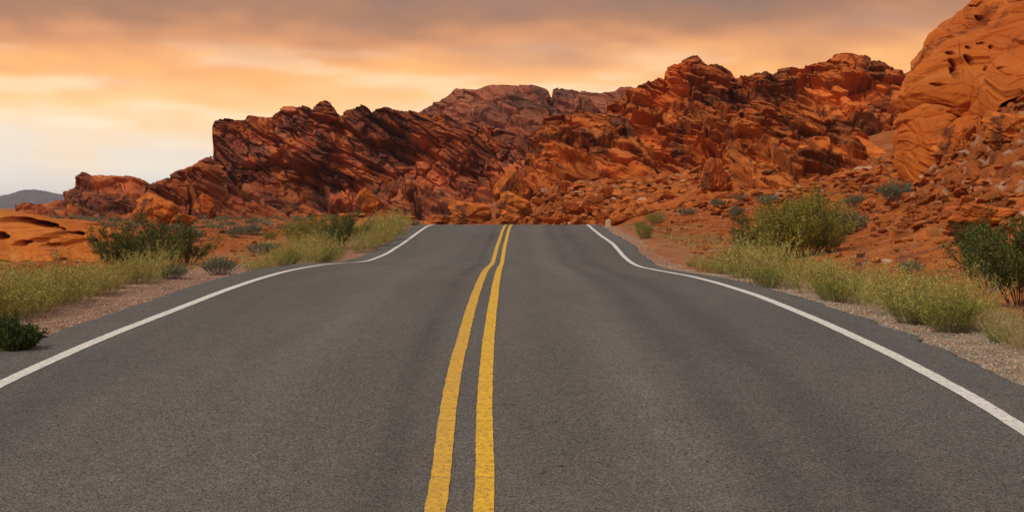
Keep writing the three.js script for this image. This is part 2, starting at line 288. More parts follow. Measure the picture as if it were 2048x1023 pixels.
// relief of layered, jointed sandstone. coarse(): the big tilted blocks; rock(): smaller blocks, ledges and grain on top of them, leaving a colour in RC
const RC = [0, 0, 0];
let ID1 = 0;
const face = () => (((V.id >>> 3) & 255) / 255 - 0.5) + (((V.id >>> 9) & 63) / 63 - 0.5) * 1.5 * V.x + (((V.id >>> 15) & 63) / 63 - 0.65) * 1.3 * V.y + (((V.id >>> 21) & 63) / 63 - 0.5) * 1.2 * V.z;
function coarse(x, y, z, o) {
  const k = 1 / o.size, cs = Math.cos(o.dip), sn = Math.sin(o.dip), w1 = fbm(x * 0.22 * k, y * 0.22 * k, z * 0.22 * k + o.seed, 3), w2 = noise(x * 0.9 * k, y * 0.9 * k, z * 0.9 * k);
  const s = (x * sn + y * cs) + (z * 0.15) + o.wave * o.size * w1, t = x * cs - y * sn;      // s across the beds, t along them
  voronoi(t * 0.17 * k + o.seed + 0.7 * w1, s * 0.62 * k + 0.12 * w2, z * 0.24 * k); ID1 = V.id; const e1 = V.f2 - V.f1;
  let h = o.lump * o.size * w1 * 1.6 + o.block * o.size * (1.9 * face() * (0.35 + 0.65 * step(0, 0.1, e1)) - 0.7 * (1 - step(0, 0.06, e1)));
  if (o.bulge) h += o.bulge * (Math.pow(Math.abs(Math.sin(s * o.fold + 1.4 * w1)), 0.55) - 0.6 + 0.8 * Math.pow(Math.abs(Math.sin(t * o.fold * 0.5 + 2.2 * w1 + 0.9)), 0.5));   // rounded layers with creases between
  return h;
}
function rock(x, y, z, o) {
  const k = 1 / o.size, cs = Math.cos(o.dip), sn = Math.sin(o.dip), id1 = ID1;
  const w1 = fbm(x * 0.22 * k, y * 0.22 * k, z * 0.22 * k + o.seed, 3), w2 = noise(x * 0.9 * k, y * 0.9 * k, z * 0.9 * k), w3 = noise(x * 2.6 * k, y * 2.6 * k, z * 2.6 * k);
  const s = (x * sn + y * cs) + (z * 0.15) + o.wave * o.size * w1, t = x * cs - y * sn;
  voronoi(t * 0.5 * k + 5 + 0.25 * w2, s * 2.3 * k + o.seed, z * 0.62 * k); const id2 = V.id, e2 = V.f2 - V.f1;
  let h = o.block * o.size * (0.85 * face() * (0.4 + 0.6 * step(0, 0.08, e2)) - 0.48 * (1 - step(0, 0.08, e2)));
  voronoi(t * 1.4 * k + 2, s * 6 * k + o.seed + 0.2 * w3, z * 1.7 * k); h += o.block * o.size * 0.32 * face();
  // bedding ledges: harder beds stand proud
  const b = s * o.beds * k + 0.3 * w2, bi = Math.floor(b), bf = b - bi, r0 = h01(bi, 7, o.seed | 0), r1 = h01(bi + 1, 7, o.seed | 0);
  h += o.ledge * o.size * (mix(r0, r1, step(0.85, 1, bf)) - 0.5 + 0.3 * bf);
  const b2 = b * 3.3 + 0.4 * w3, bj = Math.floor(b2); h += o.ledge * o.size * 0.4 * (mix(h01(bj, 9, 1), h01(bj + 1, 9, 1), step(0.75, 1, b2 - bj)) - 0.5);
  h += o.fine * o.size * (0.5 - Math.abs(fbm(x * 2.1 * k, y * 2.1 * k, z * 2.1 * k, 3)) * 2.2 + 0.5 * w3 * noise(x * 7 * k, y * 7 * k, z * 7 * k));
  // colour: iron-red beds, blocks of different tone, dark desert varnish in patches and streaks
  const p = o.pal, n1 = fbm(t * 0.4 * k + 40, s * 1.2 * k, z * 0.4 * k, 4), n2 = fbm(x * 0.5 * k + 9, y * 0.22 * k, z * 0.5 * k + 70, 5), n3 = fbm(x * 3.5 * k, y * 1.6 * k, z * 3.5 * k + 11, 3), bed = fbm(t * 0.3 * k, s * 7 * k, z * 0.3 * k, 3);
  let c = mix3(p.a, p.b, clamp(0.5 + 1.2 * n1));
  c = mix3(c, p.pale, clamp(step(0.05, 0.5, bed) * 0.5 + step(0.2, 0.5, n3) * 0.25));
  const tone = 1 + p.tint * (((id2 >>> 11) & 255) / 255 - 0.5) + p.tint * 0.7 * (((id1 >>> 11) & 255) / 255 - 0.5);
  const varn = step(0.1, 0.34, n2 + 0.3 * n3 + (p.var - 0.5) * 0.55 + 0.12 * (((id1 >>> 17) & 255) / 255 - 0.5)) * (0.75 + 0.5 * n3);
  c = mix3(c, p.dark, clamp(varn) * 0.88);
  RC[0] = c[0] * tone; RC[1] = c[1] * tone; RC[2] = c[2] * tone;
  return h;
}
const ROCK = { size: 1, dip: 0.5, wave: 0.5, lump: 0.5, block: 0.55, beds: 1.1, ledge: 0.3, fine: 0.12, seed: 3 };
function relief(name, label, o) {
  // foot and crest are read from the photograph as [column, row, distance]; the face between them is a real slope with a back
  const O = { ...ROCK, ...o.rock, pal: PAL[o.pal] }, x0 = o.crest[0][0], x1 = o.crest[o.crest.length - 1][0], nu = Math.round((x1 - x0) / o.cell) + 1, nf = o.rows, nb = 14, nv = nf + nb;
  const cy = lin(o.crest, 1), cd = lin(o.crest, 2), fy = lin(o.foot, 1), fd = lin(o.foot, 2), B = new Float32Array(nu * nv * 3);
  const back = (cd((x0 + x1) / 2) - fd((x0 + x1) / 2)) * 0.9 + 2;
  for (let i = 0; i < nu; i++) {
    const px = x0 + i * o.cell, C = at(px, cy(px), cd(px)), f = at(px, fy(px), fd(px)); f[1] -= o.sink ?? 0.7;
    for (let j = 0; j < nv; j++) {
      let X, Y, Z;
      if (j < nf) {
        const v = j / (nf - 1), q = o.prof(v, px); X = mix(f[0], C[0], q); Y = mix(f[1], C[1], v); Z = mix(f[2], C[2], q);
      } else { const v = (j - nf + 1) / nb; X = C[0] * (1 + v * back / cd(px)); Z = C[2] - v * back; Y = mix(C[1], f[1] - 1, v * v * 0.8 + v * 0.2); }
      B.set([X, Y, Z], (j * nu + i) * 3);
    }
  }
  // pits: hollows weathered into the face
  const pits = (o.pits ?? []).map(([px, py, rx, ry, depth]) => {
    let best = 1e9, at_ = 0; for (let k = 0; k < nu * nf; k++) { const X = B[k * 3], Y = B[k * 3 + 1], d = -B[k * 3 + 2], e = (1024 + F * X / d - px) ** 2 + (HZ + F * (EYE - Y) / d - py) ** 2; if (e < best) { best = e; at_ = k; } }
    return [B[at_ * 3], B[at_ * 3 + 1], B[at_ * 3 + 2], rx * (o.pit ?? 1), ry * (o.pit ?? 1), depth];
  });
  const P = new Float32Array(nu * nv * 3), C = new Float32Array(nu * nv * 3);
  const nrm = (i, j, e = 4) => {                       // facing of the undetailed slope
    const a = (j * nu + Math.max(0, i - e)) * 3, b = (j * nu + Math.min(nu - 1, i + e)) * 3, c = (Math.max(0, j - e) * nu + i) * 3, d = (Math.min(nf - 1, j + e) * nu + i) * 3;
    const ux = B[b] - B[a], uy = B[b + 1] - B[a + 1], uz = B[b + 2] - B[a + 2], vx = B[d] - B[c], vy = B[d + 1] - B[c + 1], vz = B[d + 2] - B[c + 2];
    const n = [uy * vz - uz * vy, uz * vx - ux * vz, ux * vy - uy * vx], l = Math.hypot(...n) || 1; return n.map((q) => q / l);
  };
  for (let j = 0; j < nv; j++) for (let i = 0; i < nu; i++) {
    const k = (j * nu + i) * 3, v = Math.min(1, j / (nf - 1)), edge = Math.min(1, i / 6, (nu - 1 - i) / 6);
    let [X, Y, Z] = [B[k], B[k + 1], B[k + 2]];
    const n = j < nf ? nrm(i, Math.min(j, nf - 5)) : [0, 0.4, 0.5]; n[0] *= 0.55;
    const macro = o.macro * (fbm(X * o.mf, Y * o.mf * 0.35, Z * o.mf + 5, 3)) * 2 * Math.sin(Math.PI * Math.min(v, 0.85));
    X += n[0] * macro; Z += n[2] * macro; Y += n[1] * macro * 0.4;
    let h = coarse(X, Y, Z, O) * edge, hole = 0; n[1] *= 0.6; h += rock(X + n[0] * h, Y + n[1] * h, Z + n[2] * h, O) * edge;
    for (const p of pits) { const dx = (X - p[0]), dy = (Y - p[1]) + dx * 0.18, r = (dx / p[3]) ** 2 + (dy / p[4]) ** 2; if (r < 4 && Math.abs(Z - p[2]) < 5) hole += (o.deep ?? 1) * p[5] * Math.exp(-r * r * r); }
    const top = step(0.82, 1, v), lat = j < nf ? 1 : 0.6;
    P[k] = X + n[0] * h * lat * (1 - 0.5 * top); P[k + 2] = Z + n[2] * h * lat - hole; P[k + 1] = Y + n[1] * h * (1 - 0.75 * top) + (o.jag ?? 0.25) * O.size * top * fbm(X * 0.7 / O.size, Z * 0.2, 3, 3) * edge;
    C[k] = RC[0]; C[k + 1] = RC[1]; C[k + 2] = RC[2];
  }
  const m = new THREE.Mesh(gridGeo(nu, nv, P, C), rockMat); m.name = numbered(name); scene.add(shade(m));
  if (o.category) tag(m, label, o.category); else { m.userData.kind = 'structure'; m.userData.label = label; }
  return m;
}
const cliff = (k, a = 0.5) => (v) => v < k ? mix(0, 1 - a, v / k) : 1 - a + a * (v - k) / (1 - k);

relief('hills', 'hazy blue-grey mountain far beyond the left rocks', { pal: 'far', crest: [[-500, 398, 3000], [-200, 402, 3000], [-60, 400, 3000], [0, 393, 3000], [30, 385, 3000], [68, 377, 3000], [95, 383, 3000], [130, 388, 3000], [180, 398, 3000], [300, 410, 3000]], foot: [[-500, 416, 2600], [300, 416, 2600]], cell: 2.5, rows: 40, prof: (v) => v, sink: 4, macro: 18, mf: 0.006, rock: { size: 22, block: 0.1, ledge: 0.05, lump: 0.2 } });
relief('rock_ridge', 'purplish brown ridge farthest back, notched by a slot', { pal: 'back', crest: [[835, 225, 290], [850, 214, 292], [872, 205, 294], [905, 182, 298], [911, 174, 298], [940, 177, 298], [965, 174, 300], [1000, 170, 300], [1025, 169, 300], [1060, 171, 300], [1085, 169, 300], [1098, 173, 300], [1100.5, 188, 300], [1104, 188, 300], [1106, 168, 300], [1125, 170, 300], [1150, 178, 300], [1180, 181, 300], [1228, 181, 300], [1240, 170, 300], [1262, 168, 300], [1284, 180, 300], [1320, 188, 300], [1360, 215, 300]], foot: [[835, 330, 262], [1360, 330, 262]], cell: 1.5, rows: 120, prof: cliff(0.6, 0.35), macro: 4, mf: 0.05, rock: { size: 3.4, dip: 0.42, block: 0.45, ledge: 0.22, seed: 11 } });
relief('rock_ridge', 'dark brown jagged ridge left of the road', { pal: 'left', crest: [[270, 428, 150], [300, 392, 152], [320, 372, 155], [350, 356, 158], [380, 341, 160], [405, 327, 162], [430, 312, 164], [434, 246, 166], [445, 240, 166], [462, 241, 166], [490, 239, 167], [497, 230, 167], [515, 231, 167], [530, 234, 167], [545, 231, 167], [562, 222, 168], [568, 212, 168], [595, 207, 168], [612, 215, 168], [627, 221, 168], [640, 208, 168], [650, 202, 168], [660, 208, 168], [674, 232, 168], [682, 235, 168], [695, 219, 168], [722, 207, 168], [735, 212, 168], [744, 220, 168], [800, 217, 168], [850, 221, 168], [872, 227, 168], [888, 222, 168], [910, 236, 168], [960, 247, 168], [1000, 258, 166], [1060, 268, 163], [1100, 275, 160], [1160, 300, 155]], sink: 1.6, foot: [[270, 440, 140], [400, 434, 147], [500, 426, 149], [640, 428, 149], [800, 428, 149], [950, 420, 147], [1040, 392, 142], [1160, 370, 138]], cell: 1.25, rows: 230, prof: (v, px) => { const k = px < 425 ? 0.95 : 0.33; return v < k ? 0.62 * v / k : 0.62 + 0.38 * (v - k) / (1 - k); }, macro: 3.4, mf: 0.11, jag: 0.3, rock: { size: 2.3, dip: 0.5, wave: 0.85, seed: 23, block: 0.68, ledge: 0.36 } });
relief('sandstone_outcrop', 'low reddish fin of rock before the far mountain', { category: 'rock outcrop', pal: 'left', crest: [[35, 432, 140], [52, 414, 142], [65, 408, 144], [95, 402, 146], [128, 395, 148], [133, 378, 149], [150, 371, 150], [153, 352, 150], [165, 346, 150], [182, 353, 150], [205, 354, 150], [240, 359, 150], [250, 357, 150], [290, 363, 150], [310, 371, 150], [340, 390, 150], [380, 425, 148]], sink: 1.2, foot: [[35, 436, 132], [150, 440, 134], [380, 442, 134]], cell: 1.3, rows: 90, prof: cliff(0.5, 0.45), macro: 2.2, mf: 0.13, rock: { size: 1.9, dip: 0.35, seed: 31, pal: PAL.left } });
relief('rock_ridge', 'tall rust-orange craggy ridge right of the road', { pal: 'right', sink: 2, crest: [[1170, 290, 124], [1195, 245, 126], [1215, 226, 127], [1240, 200, 128], [1258, 186, 128], [1290, 172, 129], [1310, 161, 130], [1336, 152, 130], [1343, 128, 130], [1358, 124, 130], [1368, 117, 130], [1385, 111, 130], [1405, 118, 130], [1420, 126, 130], [1432, 121, 130], [1448, 119, 130], [1462, 130, 130], [1470, 150, 130], [1484, 142, 130], [1500, 146, 130], [1512, 141, 130], [1530, 146, 130], [1546, 156, 130], [1560, 143, 130], [1580, 134, 129], [1610, 127, 128], [1635, 117, 127], [1662, 116, 126], [1668, 106, 126], [1690, 106, 125], [1705, 109, 125], [1730, 119, 124], [1752, 127, 123], [1775, 124, 122], [1812, 138, 121], [1826, 128, 120], [1900, 122, 118], [1990, 150, 116]], foot: [[1170, 365, 114], [1300, 368, 113], [1400, 372, 111], [1500, 385, 108], [1620, 385, 104], [1990, 345, 100]], cell: 1.3, rows: 240, prof: cliff(0.55, 0.42), macro: 3.2, mf: 0.13, jag: 0.35, rock: { size: 1.9, dip: 0.4, wave: 0.8, seed: 47, block: 0.85, ledge: 0.42 } });
relief('sandstone_outcrop', 'bright orange jointed buttress beyond the road crest', { category: 'rock outcrop', pal: 'right', crest: [[1022, 352, 116], [1040, 335, 117], [1052, 318, 118], [1062, 285, 118], [1075, 262, 118], [1087, 234, 118], [1112, 228, 118], [1140, 224, 118], [1160, 215, 118], [1185, 221, 118], [1205, 228, 118], [1230, 226, 118], [1250, 235, 117], [1275, 280, 115], [1310, 350, 112]], foot: [[1022, 362, 106], [1100, 366, 105], [1310, 372, 103]], cell: 1.2, rows: 150, prof: cliff(0.35, 0.6), macro: 1.6, mf: 0.16, jag: 0.3, rock: { size: 1.7, dip: 0.42, seed: 53, block: 0.62, ledge: 0.26 } });
relief('sandstone_outcrop', 'striped tilted orange slab mass with dark overhangs', { category: 'rock outcrop', pal: 'slab', crest: [[1455, 390, 84], [1468, 300, 88], [1478, 245, 89], [1492, 218, 90], [1512, 207, 90], [1540, 215, 90], [1570, 228, 90], [1610, 222, 90], [1640, 228, 90], [1680, 246, 90], [1720, 262, 89], [1760, 285, 88], [1800, 310, 86], [1850, 345, 82]], sink: 1.2, foot: [[1455, 402, 80], [1560, 402, 79], [1680, 402, 77], [1790, 385, 73], [1850, 360, 70]], cell: 1.2, rows: 190, prof: cliff(0.5, 0.5), macro: 1.8, mf: 0.2, jag: 0.3, rock: { size: 1.25, dip: 0.42, seed: 61, block: 0.7, ledge: 0.55, beds: 0.8 } });
relief('sandstone_outcrop', 'huge smooth orange sandstone dome pocked with holes', { category: 'rock outcrop', pal: 'dome', crest: [[1818, 356, 52], [1822, 310, 54], [1824, 262, 55], [1827, 215, 55.5], [1830, 185, 56], [1837, 130, 57], [1850, 100, 58], [1862, 68, 59], [1880, 46, 60], [1912, 22, 60], [1935, 15, 60], [1962, -8, 60], [2048, -60, 61], [2250, -110, 62]], foot: [[1818, 362, 50.5], [1826, 358, 49.5], [1850, 350, 48], [1900, 300, 47.5], [1960, 250, 47.5], [2048, 175, 46], [2250, 80, 44]], cell: 1.3, rows: 260, prof: (v) => 1 - Math.pow(1 - v, 1.0) * 1 + 0.22 * Math.sin(Math.PI * v) * -1, sink: 0.8, macro: 1.8, mf: 0.17, jag: 0.1, rock: { size: 1.6, dip: 0.12, seed: 71, block: 0.11, bulge: 1.0, fold: 1.05, ledge: 0.09, beds: 3.4, lump: 0.5, fine: 0.03, wave: 0.8 }, pit: 0.55, pits: [[1893, 94, 0.24, 0.3, 0.7], [1864, 139, 0.2, 0.12, 0.6], [1876, 147, 0.15, 0.12, 0.6], [1928, 116, 0.16, 0.12, 0.5], [1932, 134, 0.18, 0.25, 0.7], [1970, 50, 0.15, 0.12, 0.5], [1998, 18, 0.3, 0.15, 0.7], [1968, 100, 0.12, 0.1, 0.4], [2014, 102, 0.16, 0.25, 0.6], [1990, 142, 0.2, 0.12, 0.5], [1894, 155, 0.22, 0.3, 0.8], [1904, 165, 0.2, 0.35, 0.8], [2032, 20, 0.2, 0.12, 0.5], [2036, 158, 0.16, 0.1, 0.5], [1838, 196, 0.25, 0.1, 0.5], [1880, 214, 0.5, 0.14, 0.7], [1953, 105, 0.1, 0.08, 0.4], [1912, 228, 0.35, 0.12, 0.6]] });
relief('sandstone_outcrop', 'low orange slickrock mound with black eroded hollows', { category: 'rock outcrop', pal: 'orange', crest: [[-260, 400, 45], [-100, 410, 45], [0, 420, 45.5], [60, 428, 46], [130, 440, 47], [200, 450, 48], [260, 460, 49], [330, 474, 50], [380, 486, 51]], foot: [[-260, 545, 37], [0, 530, 39], [100, 526, 40], [250, 514, 43.5], [380, 498, 47]], cell: 1.3, rows: 150, prof: (v) => v * 0.8 + 0.2 * v * v, deep: 1.5, sink: 0.25, macro: 0.5, mf: 0.15, jag: 0.08, rock: { size: 0.9, dip: 0.16, seed: 83, block: 0.035, ledge: 0.035, beds: 3.5, lump: 0.25, fine: 0.07 }, pit: 0.8, pits: [[32, 444, 0.45, 0.16, 1.1], [52, 450, 0.45, 0.16, 1.1], [66, 454, 0.4, 0.15, 1.0], [89, 461, 0.3, 0.11, 0.9], [124, 471, 0.32, 0.13, 0.9], [86, 481, 0.26, 0.1, 0.8], [150, 487, 0.32, 0.16, 1.0], [106, 490, 0.22, 0.08, 0.7], [50, 485, 0.2, 0.1, 0.7], [17, 474, 0.16, 0.08, 0.6], [0, 473, 0.25, 0.14, 0.8], [52, 528, 0.25, 0.09, 0.6], [8, 527, 0.5, 0.1, 0.7], [122, 523, 0.12, 0.08, 0.5], [203, 476, 0.12, 0.07, 0.5]] });
console.log('ridges done');

// ------------------------------------------------------------------ loose rocks
function rockGeo(seed, detail, flat, pal, bedded) {    // an angular boulder about 1 m across: a ball cut by random planes
  const r = rng(seed), g0 = new THREE.IcosahedronGeometry(1, detail); g0.deleteAttribute('uv'); g0.deleteAttribute('normal');
  const g = mergeVertices(g0), p = g.attributes.position, planes = [], C = new Float32Array(p.count * 3);
  for (let i = 0; i < 9 + (seed % 4); i++) { const v = new THREE.Vector3(r() * 2 - 1, (r() * 2 - 1) * 0.8, r() * 2 - 1).normalize(); planes.push([v, 0.42 + 0.3 * r()]); }
  planes.push([new THREE.Vector3(0.1, 1, 0.1).normalize(), 0.55], [new THREE.Vector3(0, -1, 0), 0.55]);
  const v = new THREE.Vector3();
  for (let i = 0; i < p.count; i++) {
    v.fromBufferAttribute(p, i); let m = 1; for (const [n, d] of planes) { const q = v.dot(n); if (q > 0) m = Math.min(m, d / q); }
    m *= 1 + (bedded ? 0.16 : 0.1) * fbm(v.x * 2 + seed, v.y * 2, v.z * 2, 3) + (bedded ? 0.12 * (h01(Math.floor(v.y * 7 + 0.8 * v.x + noise(v.x * 2, v.z * 2, seed)), seed, 1) - 0.5) : 0);
    p.setXYZ(i, v.x * m * 0.66, v.y * m * 0.66 * flat, v.z * m * 0.66);
    const a = fbm(v.x * 1.7 + seed, v.y * 2.5, v.z * 1.7, 3), b = fbm(v.x * 5, v.y * 5 + seed, v.z * 5, 2); let c = mix3(pal.a, pal.b, clamp(0.5 + a * 1.3)); c = mix3(c, pal.dark, step(0.15, 0.5, a + 0.6 * b + pal.var * 0.2 - 0.1) * 0.7); c = mix3(c, pal.pale, step(0.15, 0.45, b) * 0.4); C.set(c, i * 3);
  }
  g.setAttribute('color', new THREE.BufferAttribute(C, 3));
  const out = toCreasedNormals(g, bedded ? 0.25 : 0.5); return out;
}
const redPal = { a: [0.34, 0.078, 0.016], b: [0.5, 0.145, 0.028], dark: [0.12, 0.03, 0.012], pale: [0.55, 0.22, 0.075], var: 0.5 };
const palePal = { a: [0.5, 0.24, 0.12], b: [0.58, 0.34, 0.2], dark: [0.36, 0.13, 0.06], pale: [0.62, 0.42, 0.28], var: 0.3 };
const small = [], pale = [], big = [];
for (let i = 0; i < 7; i++) small.push(rockGeo(100 + i, 2, 0.5 + 0.06 * i, redPal, false));
for (let i = 0; i < 3; i++) pale.push(rockGeo(150 + i, 2, 0.5 + 0.1 * i, palePal, false));
function cragGeo(seed, flat, pal) {                    // a bigger block of the same bedded rock as the ridges
  const r = rng(seed), g0 = new THREE.IcosahedronGeometry(1, 22); g0.deleteAttribute('uv'); g0.deleteAttribute('normal');
  const g = mergeVertices(g0), p = g.attributes.position, C = new Float32Array(p.count * 3), planes = [], v = new THREE.Vector3();
  for (let i = 0; i < 8; i++) planes.push([new THREE.Vector3(r() * 2 - 1, (r() * 2 - 1) * 0.7, r() * 2 - 1).normalize(), 0.45 + 0.3 * r()]);
  planes.push([new THREE.Vector3(0.25, 1, 0.15).normalize(), 0.5], [new THREE.Vector3(-0.3, 0.1, 1).normalize(), 0.55], [new THREE.Vector3(0, -1, 0), 0.5]);
  const O = { ...ROCK, pal, size: 0.3, seed, dip: 0.25, block: 0.28, ledge: 0.2, beds: 1.3, lump: 0.2, fine: 0.08, wave: 0.4 };
  for (let i = 0; i < p.count; i++) {
    v.fromBufferAttribute(p, i); let m = 1; for (const [n, d] of planes) { const q = v.dot(n); if (q > 0) m = Math.min(m, d / q); }
    m += 0.5 * coarse(v.x * m, v.y * m * flat, v.z * m, O); m += rock(v.x * m, v.y * m * flat, v.z * m, O); p.setXYZ(i, v.x * m * 0.7, v.y * m * 0.7 * flat, v.z * m * 0.7); C.set(RC, i * 3);
  }
  g.setAttribute('color', new THREE.BufferAttribute(C, 3)); g.computeVertexNormals(); return g;
}
for (let i = 0; i < 8; i++) big.push(cragGeo(200 + i * 3, 0.55 + 0.07 * i, { ...PAL.right, a: i % 2 ? [0.42, 0.11, 0.018] : PAL.right.a, var: i % 2 ? 0.5 : 0.6 }));
function boulder(label, px, py, wpx, hpx, gi, turn, tilt, dist, group) {   // py is the row of its foot
  const p = dist ? at(px, py, dist) : hit(px, py), d = -p[2], m = new THREE.Mesh(big[gi], rockMat), w = wpx * d / F, h = hpx * d / F; m.name = numbered('boulder');
  big[gi].computeBoundingBox(); const b = big[gi].boundingBox;
  m.scale.set(w / (b.max.x - b.min.x), 1.15 * h / (b.max.y - b.min.y), w * 0.9 / (b.max.z - b.min.z)); m.rotation.set(0, turn, tilt); m.position.set(p[0], p[1] + h * 0.42, p[2]);
  tag(m, label, 'boulder', group); scene.add(shade(m)); return m;
}
boulder('orange boulder split into two tilted slabs at foot of dark ridge', 742, 424, 62, 40, 1, 0.3, -0.45, 118);
boulder('dark maroon block at foot of the left slope', 410, 420, 44, 34, 2, 0.4, 0.25, 126);
boulder('overhanging orange rock behind the left green shrub', 318, 448, 100, 58, 3, 0.2, -0.1, 84);
boulder('rounded orange rock right of the overhanging one', 366, 452, 62, 26, 5, 0.9, 0, 82);
boulder('pale orange rock behind the left verge brush, below split boulder', 700, 450, 62, 26, 7, 0.2, 0.2, 100);
boulder('tall tilted orange slab pile above the yellow lines', 1030, 412, 74, 66, 1, 0.7, -0.6, 100);
boulder('reddish slab under the tall tilted slab pile', 1034, 424, 78, 36, 3, 0.1, -0.25, 94);
boulder('flat orange rock touching the road crest at the yellow lines', 1022, 449, 44, 20, 5, 0.3, 0.1, 84);
boulder('squarish orange block with overhang on the talus', 1190, 426, 58, 38, 7, 0.2, -0.2, 88);
boulder('low red-brown block left of the overhanging block', 1142, 427, 46, 24, 4, 0.1, 0, 88);
boulder('small block tucked under the overhanging block', 1206, 424, 22, 14, 5, 0.1, 0, 85);
boulder('rounded boulder alone high on the talus', 1124, 384, 26, 22, 6, 0.5, 0, 100);
boulder('dark red tilted wedge on the talus', 1212, 390, 32, 20, 2, 0.7, 0.5, 97);
boulder('upright red-brown block by the pale post', 1204, 452, 30, 28, 6, 0.1, 0.05, 72);
boulder('broad sloping orange rock above the roadside green tuft', 1292, 434, 66, 30, 3, 0.3, -0.15, 80);
boulder('brown leaning crag below the right ridge', 1425, 396, 76, 74, 4, 0.5, -0.5, 84);
boulder('low orange slab on red slope left of the crag', 1340, 412, 62, 26, 1, 0.5, -0.25, 88);
boulder('flat orange bedrock slab in the right hillside', 1965, 462, 150, 58, 5, 0.1, 0.06, 0);
boulder('red ledge rock at the dome foot', 1912, 318, 92, 70, 2, 0.3, -0.3, 47);
boulder('layered red ledge at the right picture edge', 2025, 280, 110, 60, 3, 0.1, 0.1, 41);
boulder('reddish pointed rock among the right verge brush', 1820, 588, 46, 26, 1, 0.2, 0.35, 0);
boulder('jumbled orange rock at the foot of the left verge end', 800, 447, 60, 18, 7, 0.2, 0.1, 92);
boulder('orange rock heap left of the tall slab pile', 945, 444, 96, 44, 3, 0.6, 0.1, 98);
boulder('low orange rock at the road crest left of yellow lines', 880, 450, 70, 22, 5, 1.2, 0.1, 90);
const R = rng(5);
function scatter(n, area, size, group, label, mass) {
  const list = [];
  for (let i = 0; i < n; i++) { const [X, d] = area(), s = size(d); if (X === null) continue; list.push([X, ground(X, d), -d, s, R()]); }
  list.sort((a, b) => b[3] / -b[2] - a[3] / -a[2]);
  list.slice(0, mass.own).forEach(([x, y, z, s, q]) => {
    const m = new THREE.Mesh(q < 0.04 ? pale[Math.floor(q * 74.9)] : small[Math.floor(q * 6.99)], stoneMat); m.name = numbered('stone');
    m.position.set(x, y + s * 0.12, z); m.rotation.set(R() * 0.9 - 0.45, R() * 6.28, R() * 0.9 - 0.45); m.scale.set(s * (0.8 + 0.6 * R()), s * (0.6 + 0.6 * R()), s); tag(m, label, 'stone', group); scene.add(shade(m));
  });
  const rest = list.slice(mass.own), o = new THREE.Object3D(), tone = new THREE.Color();
  const g = new THREE.Group(); g.name = numbered(mass.name); g.userData = { kind: 'stuff', label: mass.label, category: 'rubble' };
  small.slice(0, 4).concat(pale.slice(0, 1)).forEach((geo, k, all) => {
    const mine = rest.filter((_, i) => k === 4 ? i % 23 === 0 : i % 23 && i % 4 === k), im = new THREE.InstancedMesh(geo, stoneMat, mine.length); im.name = 'stones';
    mine.forEach(([x, y, z, s], i) => { o.position.set(x, y + s * 0.1, z); o.rotation.set(R() - 0.5, R() * 6.28, R() - 0.5); o.scale.set(s * (0.8 + 0.6 * R()), s * (0.6 + 0.5 * R()), s); o.updateMatrix(); im.setMatrixAt(i, o.matrix); const q = (mass.tone ?? 0.4) + 0.7 * R(); im.setColorAt(i, tone.setRGB(q, q * (0.9 + 0.2 * R()), q)); });
    g.add(shade(im));
  });
  scene.add(g);
}
scatter(26000, () => { const d = 15 + 45 * Math.pow(R(), 0.9), X = 6 + R() * (0.47 * d - 3); return ground(X, d) > 0.75 + 0.5 * R() && X > 6.4 ? [X, d] : [null]; }, (d) => 0.03 + 0.45 * Math.pow(R(), 8) + 0.06 * R(), 'loose stones on the right hillside', 'angular red stone lying loose on the right hillside', { own: 150, name: 'hillside_rubble', label: 'small broken red stones covering the right hillside' });
scatter(16000, () => { const d = 78 + 34 * R(), X = -14 + 36 * R(); return ground(X, d) > 0.3 ? [X, d] : [null]; }, () => 0.1 + 0.9 * Math.pow(R(), 7) + 0.15 * R(), 'loose rocks on the talus slope', 'loose orange rock on the talus beyond the road crest', { own: 150, name: 'talus_rubble', tone: 0.6, label: 'small broken orange rocks covering the talus beyond the crest' });
scatter(3500, () => { const d = 32 + 75 * R(), X = -6.5 - R() * 0.36 * d; return [X, d]; }, (d) => 0.03 + 0.25 * Math.pow(R(), 7) + 0.05 * R() * d / 50, 'loose stones on the left plain', 'small orange stone lying on the left plain', { own: 30, name: 'plain_rubble', label: 'scattered small orange stones on the left plain' });
scatter(3500, () => { const d = 24 + 52 * R(), X = 5.6 + R() * 8; return [X, d]; }, (d) => 0.025 + 0.2 * Math.pow(R(), 8) + 0.05 * R(), 'loose stones on the red sandy slope', 'small stone lying on the red sandy slope right of the road', { own: 30, name: 'slope_rubble', label: 'scattered small stones on the red sandy slope' });
scatter(4000, () => { const d = 54 + 28 * R(), X = 11 + R() * 15; return [X, d]; }, () => 0.06 + 0.7 * Math.pow(R(), 7) + 0.12 * R(), 'rocks in the gully by the dome', 'loose rock in the gully between striped slabs and dome', { own: 30, name: 'gully_rubble', label: 'small rocks filling the gully left of the dome' });
console.log('stones done');

